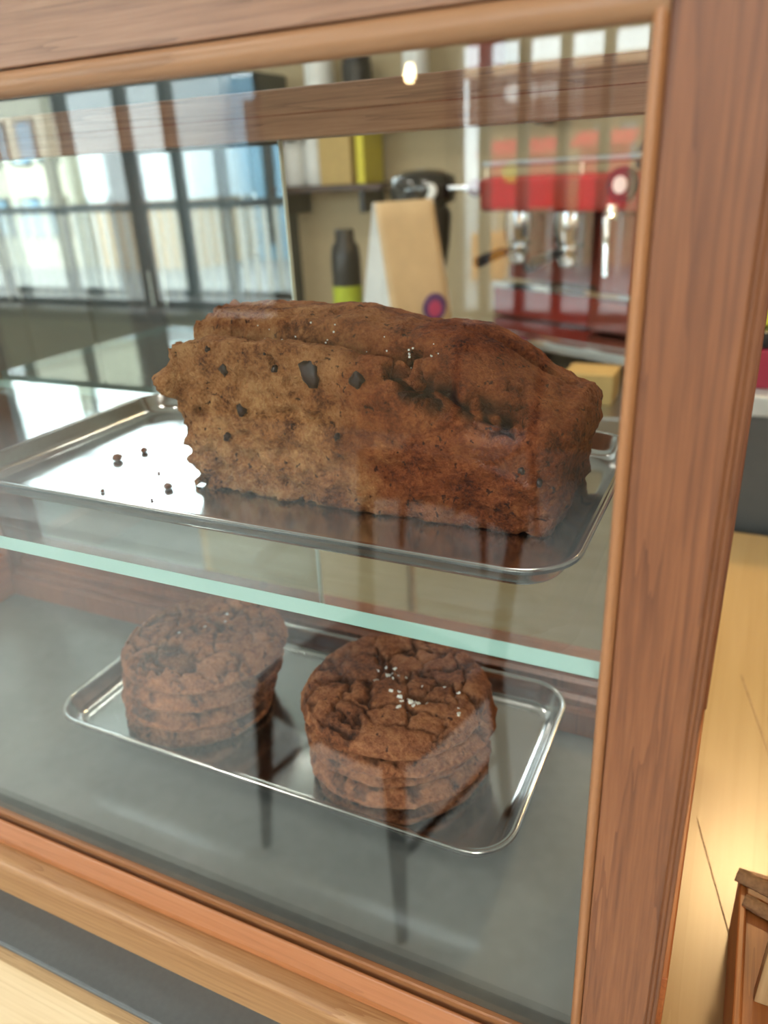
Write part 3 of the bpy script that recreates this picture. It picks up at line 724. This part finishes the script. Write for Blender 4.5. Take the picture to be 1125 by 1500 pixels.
# crumbs lying on the upper tray
def crumb(x, y, r, seed, label):
    bm = bmesh.new(); bmesh.ops.create_icosphere(bm, subdivisions=2, radius=1); mb = MB(U); zt = -.2150+.0012
    vs = [(x + v.co.x*r*(1+.4*noise.noise(v.co*1.6+Vector((seed, 0, 0)))), y + v.co.y*r*(1+.4*noise.noise(v.co*1.6+Vector((0, seed, 0)))), zt + r*.7 + v.co.z*r*.75*(1+.3*noise.noise(v.co*1.6+Vector((0, 0, seed))))) for v in bm.verts]
    mb.add(vs, [tuple(v.index for v in f.verts) for f in bm.faces]); bm.free()
    tag(mb.build('cake_crumb', M['crumb'], origin=U((x, y, zt)), smooth='all'), label, 'crumb', 'crumbs beside the loaf')
crumb(-.4747, .1528, .0042, 1.3, 'largest cake crumb on the upper tray, near its end rim')
crumb(-.4669, .177, .0032, 2.9, 'round cake crumb farthest from the front rim of the upper tray')
crumb(-.3892, .1155, .0032, 4.1, 'cake crumb closest to the broken end of the loaf')
crumb(-.4187, .1392, .0012, 5.7, 'speck of cake crumb in the middle of the bare tray floor')
crumb(-.3857, .0929, .0011, 7.7, 'speck of cake crumb against the front rim of the upper tray')
crumb(-.434, .0931, .0016, 8.9, 'thin cake crumb by the front rim, away from the loaf')

# ================================================================== WOODEN BOX WITH STICKS, ON THE PLYWOOD COUNTER
wb = thing('wooden_box', U((.11, .1, CT)), 'small open orange stained wooden box on the plywood counter', 'box')
def bp(x0, x1, y0, y1, z0, z1, nm, mt='boxwood'): MB(U).box(x0, x1, y0, y1, z0, z1).build(nm, M[mt], wb, bevel=.0008)
bp(.0455, .0505, .0, .192, CT+.0002, -.500, 'side'); bp(.175, .18, .0, .192, CT+.0002, -.500, 'side')
bp(.0506, .1749, .187, .192, CT+.0002, -.500, 'end'); bp(.0506, .1749, .0, .005, CT+.0002, -.500, 'end')
bp(.0506, .1749, .0051, .1869, CT+.0002, CT+.020, 'floor')
bp(.0506, .1749, .0051, .1869, -.512, -.5055, 'lid')
tag(MB(U).prism([(.058, -.5054), (.12, -.5054), (.12, -.43), (.068, -.43), (.0595, -.455)], 'y', .088, .098).build('wooden_card', M['palewood'], origin=U((.09, .093, -.5054)), bevel=.0006), 'pale wooden plate standing upright on the orange box', 'wooden plate')
for i, (a, c, r, lb) in enumerate((((.0430, .1800, -.4955), (.115, .160, -.4955), .0054, 'longer weathered stick poking over the side of the orange box'), ((.0490, .1620, -.5002), (.115, .143, -.5002), .0050, 'shorter weathered stick lying across the orange box'))):
    a = Vector(a); c = Vector(c); rs = []
    for k in range(14):
        t = k/13; p = a.lerp(c, t); d = (c-a).normalized(); e1 = Vector((-d.y, d.x, 0)); e2 = Vector((0, 0, 1))
        rs.append([tuple(p + (e1*math.cos(2*math.pi*j/12)*1.15 + e2*math.sin(2*math.pi*j/12)*.8)*r*(1+.28*noise.noise(Vector((t*9, j*.9, i*4))))) for j in range(12)])
    tag(MB(U).rings(rs).build('wood_stick', M['bark'], origin=U(a), smooth=True), lb, 'stick', 'weathered sticks in the box')

# ================================================================== BEHIND THE CASE
bc = thing('back_counter', (-.6, 1.75, 0), 'steel topped back counter along the rear of the bar', 'counter')
M['cabwood'] = wood('beige_plywood', lin(176,158,122), lin(196,180,146), lin(208,194,164), 'x', .8, .5, .05, .8, 61)
M['topsteel'] = steel('brushed_worktop', (.5, .52, .53, 1), .3)
MB().box(-1.35, .6, 1.25, 2.2, .96, 1.0).build('worktop', M['topsteel'], bc, bevel=.003)
MB().box(-1.32, .57, 1.3, 2.18, 0, .96).build('cabinet_body', M['plyface'], bc)
for i in range(3): MB().box(-1.28+i*.62, -.68+i*.62, 1.28, 1.30, .1, .92).build('cabinet_door', M['cabwood'], bc, bevel=.004)
# espresso machine
EMX, EMY, EMA = -.36, 1.84, math.radians(-27)
em = thing('espresso_machine', (EMX, EMY, 1.0), 'red enamel espresso machine with chrome rails on the back counter', 'coffee machine')
ec, es_ = math.cos(EMA), math.sin(EMA)
def E(p): return Vector((EMX + p[0]*ec - p[1]*es_, EMY + p[0]*es_ + p[1]*ec, 1.0 + p[2]))
def eb(nm, mt, *bx, bevel=.004): return MB(E).box(*bx).build(nm, M[mt], em, bevel=bevel)
for fx in (-.28, .36):
    for fy in (-.16, .12): MB(E).lathe([(.025, 0), (.02, .03)], (fx, fy, 0), 16).build('foot', M['black'], em)
eb('base', 'black', -.33, .44, -.2, .18, .03, .055)
eb('drip_edge', 'chrome', -.33, .45, -.235, -.20, .036, .06, bevel=.006)
eb('drip_grate', 'chrome', -.33, .42, -.199, .0, .056, .062, bevel=0)
eb('lower_panel', 'red', -.33, .44, -.06, .18, .065, .142)
eb('chrome_strip', 'chrome', -.33, .44, -.066, -.061, .142, .158, bevel=.001)
eb('back_panel', 'brownred', -.33, .44, .0, .18, .158, .36)
eb('head_panel', 'red', -.33, .44, -.12, .18, .34, .425, bevel=.012)
eb('side_column', 'brownred', .05, .44, -.10, .0, .158, .34, bevel=.008)
eb('side_wedge', 'brownred', .03, .44, -.10, -.062, .066, .140, bevel=.012)
for fx in (-.24, -.07):
    gh = MB(E).lathe([(.045, .34), (.048, .30), (.042, .265), (.03, .26)], (fx, -.05, 0), 24).build('group_head', M['chrome'], em, smooth=True)
    MB(E).lathe([(.038, .26), (.04, .235), (.03, .21)], (fx, -.05, 0), 20).build('portafilter', M['chrome'], em, smooth=True)
    MB(E).tube([(fx, -.085, .245), (fx, -.13, .242), (fx, -.21, .225)], [.009, .013, .015]).build('handle', M['black'], em, smooth=True)
g = MB(E).lathe([(.036, -.135), (.038, -.12)], (.126, 0, .40), 24, ax='y').build('gauge', M['black'], em)
MB(E).lathe([(.018, -.139), (.018, -.136)], (.126, 0, .40), 20, ax='y').build('gauge_face', M['white'], g)
MB(E).tube([(.109, -.13, .34), (.109, -.15, .33), (.118, -.16, .27), (.125, -.165, .21)], [.012, .011, .009, .009]).build('steam_wand', M['chrome'], em, smooth=True)
MB(E).lathe([(.018, 0), (.018, .03)], (.109, -.13, .33), 16).build('steam_valve', M['chrome'], em)
for zz in (.455,):
    MB(E).tube([(-.32, -.11, zz), (.43, -.11, zz)], .008).build('cup_rail', M['chrome'], em, smooth=True)
    for fx in (-.31, 0, .42): MB(E).tube([(fx, -.11, .42), (fx, -.11, zz)], .005).build('rail_post', M['chrome'], em)
tag(MB(E).lathe([(.03, .4255), (.06, .43), (.062, .46), (.04, .49), (.012, .50)], (.12, .02, 0), 24).build('dark_bowl', M['black'], origin=E((.12, .02, .4255)), smooth=True), 'upturned dark bowl on top of the red espresso machine', 'bowl')
# grinder
GX, GY = -.915, 2.0
gr = thing('coffee_grinder', (GX, GY, 1.0), 'black coffee grinder with round glossy head and side crank', 'grinder')
MB().lathe([(.085, 1.0), (.085, 1.02), (.05, 1.04), (.045, 1.10), (.06, 1.17), (.075, 1.25), (.082, 1.33), (.07, 1.352)], (GX, GY, 0), 28).build('body', M['black'], gr, smooth=True)
MB().lathe([(.06, 1.352), (.092, 1.365), (.098, 1.40), (.09, 1.43), (.05, 1.448), (.01, 1.452)], (GX, GY, 0), 32).build('head', plain('glossy_black', lin(20,22,26), .06, coat=.6), gr, smooth='all')
MB().tube([(GX+.08, GY-.03, 1.40), (GX+.16, GY-.04, 1.398)], .008).build('crank', M['chrome'], gr, smooth=True)
MB().lathe([(.004, -.024), (.02, -.014), (.024, 0), (.02, .014), (.004, .024)], (GX+.172, GY-.042, 1.398), 18).build('knob', M['redbrown_knob'], gr, smooth='all')
MB().lathe([(.02, 0), (.022, .01)], (GX+.05, GY-.083, 1.395), 16, ax='y').build('dial', M['white'], gr)
# paper bag
def bag(cx, cy, rz, w, d, h, label, front, side, name='paper_bag', emblem=False):
    b = thing(name, (cx, cy, 1.0), label, 'bag'); cr, sr = math.cos(rz), math.sin(rz)
    def T(p): return Vector((cx + p[0]*cr - p[1]*sr, cy + p[0]*sr + p[1]*cr, 1.0 + p[2]))
    def half(z): t = z/h; return w/2*(1-.06*t), max(.004, d/2*(1-max(0, t-.35)/.65*.97))
    zs = [h*i/10 for i in range(11)]
    for sy, nm in ((-1, 'front_panel'), (1, 'back_panel')):
        mb = MB(T); vs = []; nx = 8
        for z in zs:
            hw, hd = half(z)
            for i in range(nx+1): 
                x = -hw + 2*hw*i/nx; vs.append((x, sy*hd + .004*noise.noise(Vector((x*20, z*18, sy*3))), z))
        fs = [(r*(nx+1)+i, r*(nx+1)+i+1, (r+1)*(nx+1)+i+1, (r+1)*(nx+1)+i) for r in range(10) for i in range(nx)]
        mb.add(vs, fs); o = mb.build(nm, M[front], b, smooth=True)
        sol = o.modifiers.new('paper', 'SOLIDIFY'); sol.thickness = .0015
        if sy < 0 and emblem:
            hw, hd = half(h*.32)
            e = MB(T).lathe([(.034, -hd-.009), (.034, -hd-.003)], (.035, 0, h*.36), 24, ax='y').build('emblem', M['purple'], o)
            MB(T).lathe([(.019, -hd-.0095), (.019, -hd-.0091)], (.032, 0, h*.355), 20, ax='y').build('emblem_centre', M['pink'], e) if False else None
            MB(T).lathe([(.020, -hd-.011), (.020, -hd-.0091)], (.032, 0, h*.352), 20, ax='y').build('emblem_centre', M['pink'], o)
    for sx in (-1, 1):
        mb = MB(T); vs = []
        for z in zs:
            hw, hd = half(z); t = z/h
            vs += [(sx*hw, -hd, z), (sx*(hw-.03*t*(1 if t < .9 else .6)), 0, z), (sx*hw, hd, z)]
        fs = [(r*3+i, r*3+i+1, (r+1)*3+i+1, (r+1)*3+i) for r in range(10) for i in range(2)]
        mb.add(vs, fs); o = mb.build('gusset', M[side], b); sol = o.modifiers.new('paper', 'SOLIDIFY'); sol.thickness = .0015
    MB(T).box(-w/2, w/2, -d/2, d/2, .0002, .003).build('base', M[front], b)
    return b
bag(-.80, 1.60, math.radians(60), .185, .125, .385, 'kraft paper coffee bag with white gussets and a pink round emblem', 'kraft', 'paperwhite', emblem=True)
# bottle
bt = thing('dark_bottle', (-1.03, 1.72, 1.0), 'dark bottle with a yellow-green label beside the kraft bag', 'bottle')
MB().lathe([(.034, 1.0), (.040, 1.01), (.040, 1.24), (.036, 1.27), (.026, 1.285), (.026, 1.31), (.022, 1.315)], (-1.03, 1.72, 0), 24).build('body', M['black'], bt, smooth=True)
MB().lathe([(.0406, 1.10), (.0406, 1.17)], (-1.03, 1.72, 0), 24, cap=False).build('label', M['green'], bt, smooth=True)
tag(MB().box(-.34, -.24, 1.33, 1.42, 1.0, 1.062).build('cardboard_box', M['cardboard'], origin=(-.29, 1.375, 1.0), bevel=.002), 'small cardboard box in front of the espresso machine', 'box')
cp = thing('white_cup', (-.19, 1.36, 1.0), 'small white cup beside the cardboard box', 'cup')
MB().lathe([(.018, 1.0), (.026, 1.02), (.03, 1.05), (.027, 1.05), (.022, 1.02), (.0, 1.006)], (-.19, 1.36, 0), 24).build('bowl', M['white'], cp, smooth=True)
MB().tube([(-.162, 1.36, 1.042), (-.145, 1.36, 1.036), (-.146, 1.36, 1.022), (-.166, 1.36, 1.018)], .003).build('handle', M['white'], cp, smooth=True)
# wall shelf with cups, box and yellow folder
ws = thing('wall_shelf', (-1.72, 2.9, 1.40), 'dark wooden shelf fixed to the beige wall', 'shelf')
MB().box(-1.93, -1.42, 2.78, 3.0, 1.385, 1.41).build('board', M['chairwood'], ws, bevel=.002)
for x in (-1.88, -1.52): MB().box(x-.01, x+.01, 2.8, 3.0, 1.30, 1.385).build('bracket', M['black'], ws)
for i, (x, lb) in enumerate(((-1.87, 'white ceramic jar at the free end of the wall shelf'), (-1.765, 'white ceramic jar next to the cardboard carton on the wall shelf'))):
    j = thing('ceramic_jar', (x, 2.88, 1.41), lb, 'jar', 'white jars on the wall shelf')
    MB().lathe([(.045, 1.41), (.05, 1.42), (.05, 1.56), (.04, 1.575)], (x, 2.88, 0), 24).build('body', M['white'], j, smooth=True)
    MB().lathe([(.043, 1.575), (.043, 1.59), (.012, 1.60), (.012, 1.615)], (x, 2.88, 0), 24).build('lid', M['white'], j, smooth=True)
tag(MB().box(-1.705, -1.56, 2.8, 2.96, 1.41, 1.60).build('carton', M['cardboard'], origin=(-1.65, 2.88, 1.41), bevel=.002), 'brown cardboard carton on the wall shelf', 'carton')
tag(MB().box(-1.53, -1.495, 2.79, 2.97, 1.41, 1.66).build('folder', M['yellow'], origin=(-1.51, 2.88, 1.41), bevel=.002), 'upright yellow folder on the wall shelf', 'folder')
# low grey cabinet beyond the plywood counter
lc = thing('grey_cabinet', (.3, .87, 0), 'dark grey cabinet standing behind the plywood counter', 'cabinet')
MB().box(-.06, .75, .655, 1.05, 0, 1.20).build('body', M['darkgrey'], lc, bevel=.003)
MB().box(-.07, .76, .65, 1.06, 1.20, 1.222).build('top', plain('pale_grey_top', lin(176,178,174), .4), lc, bevel=.003)
tag(MB().box(-.05, .30, .68, .86, 1.222, 1.262).build('crimson_box', M['crimson'], origin=(.12, .77, 1.222), bevel=.002), 'flat crimson box on the grey cabinet', 'box')
tag(MB().box(-.04, .28, .69, .85, 1.262, 1.28).build('black_notebook', M['black'], origin=(.12, .77, 1.262), bevel=.002), 'black notebook on the crimson box', 'notebook')
tag(MB().box(-.03, .26, .72, .84, 1.28, 1.32).build('yellow_packet', M['yellow'], origin=(.12, .78, 1.28), bevel=.003), 'pale yellow packet on top of the black notebook', 'packet')
# tall dark cupboards along the rear wall, under the high window
for i in range(4):
    x1 = -1.95 - i*.9; x0 = x1-.895
    c = thing('tall_cupboard', ((x0+x1)/2, 2.75, 0), ['dark grey-green cupboard next to the wall shelf', 'second dark grey-green cupboard from the wall shelf', 'third dark grey-green cupboard from the wall shelf', 'dark grey-green cupboard farthest from the wall shelf'][i], 'cupboard', 'cupboards under the high window')
    MB().box(x0, x1, 2.55, 2.999, 0, 1.84).build('body', M['cupboard'], c)
    for a, k in ((x0+.005, 1), (x0+.45, 0)):
        d = MB().box(a, a+.44, 2.53, 2.549, .08, 1.83).build('door', M['cupboard'], c, bevel=.004)
        hx = a+(.40 if k else .03); MB().box(hx, hx+.012, 2.505, 2.53, .95, 1.1).build('handle', M['chrome'], d)
ws = thing('wall_shelf', (-1.4, 2.9, 1.66), 'dark wooden shelf fixed higher on the beige wall', 'shelf')
MB().box(-1.93, -.7, 2.78, 3.0, 1.655, 1.68).build('board', M['chairwood'], ws, bevel=.002)
for x in (-1.85, -.8): MB().box(x-.01, x+.01, 2.8, 3.0, 1.58, 1.655).build('bracket', M['black'], ws)
for i, (x, h, rr, mt, lb) in enumerate(((-1.72, .2, .06, 'white', 'white canister on the upper wall shelf, next to a black canister'), (-1.55, .16, .06, 'black', 'black canister on the upper wall shelf'), (-1.3, .22, .05, 'white', 'tall white canister standing alone on the upper wall shelf'), (-1.02, .18, .07, 'brownred', 'russet canister on the upper wall shelf'))):
    j = thing('canister', (x, 2.88, 1.68), lb, 'canister', 'canisters on the upper wall shelf')
    MB().lathe([(rr*.95, 1.68), (rr, 1.69), (rr, 1.68+h), (rr*.9, 1.69+h)], (x, 2.88, 0), 24).build('body', M[mt], j, smooth=True)
    MB().lathe([(rr*.92, 1.69+h), (rr*.92, 1.705+h), (rr*.2, 1.71+h)], (x, 2.88, 0), 24).build('lid', M[mt], j, smooth=True)
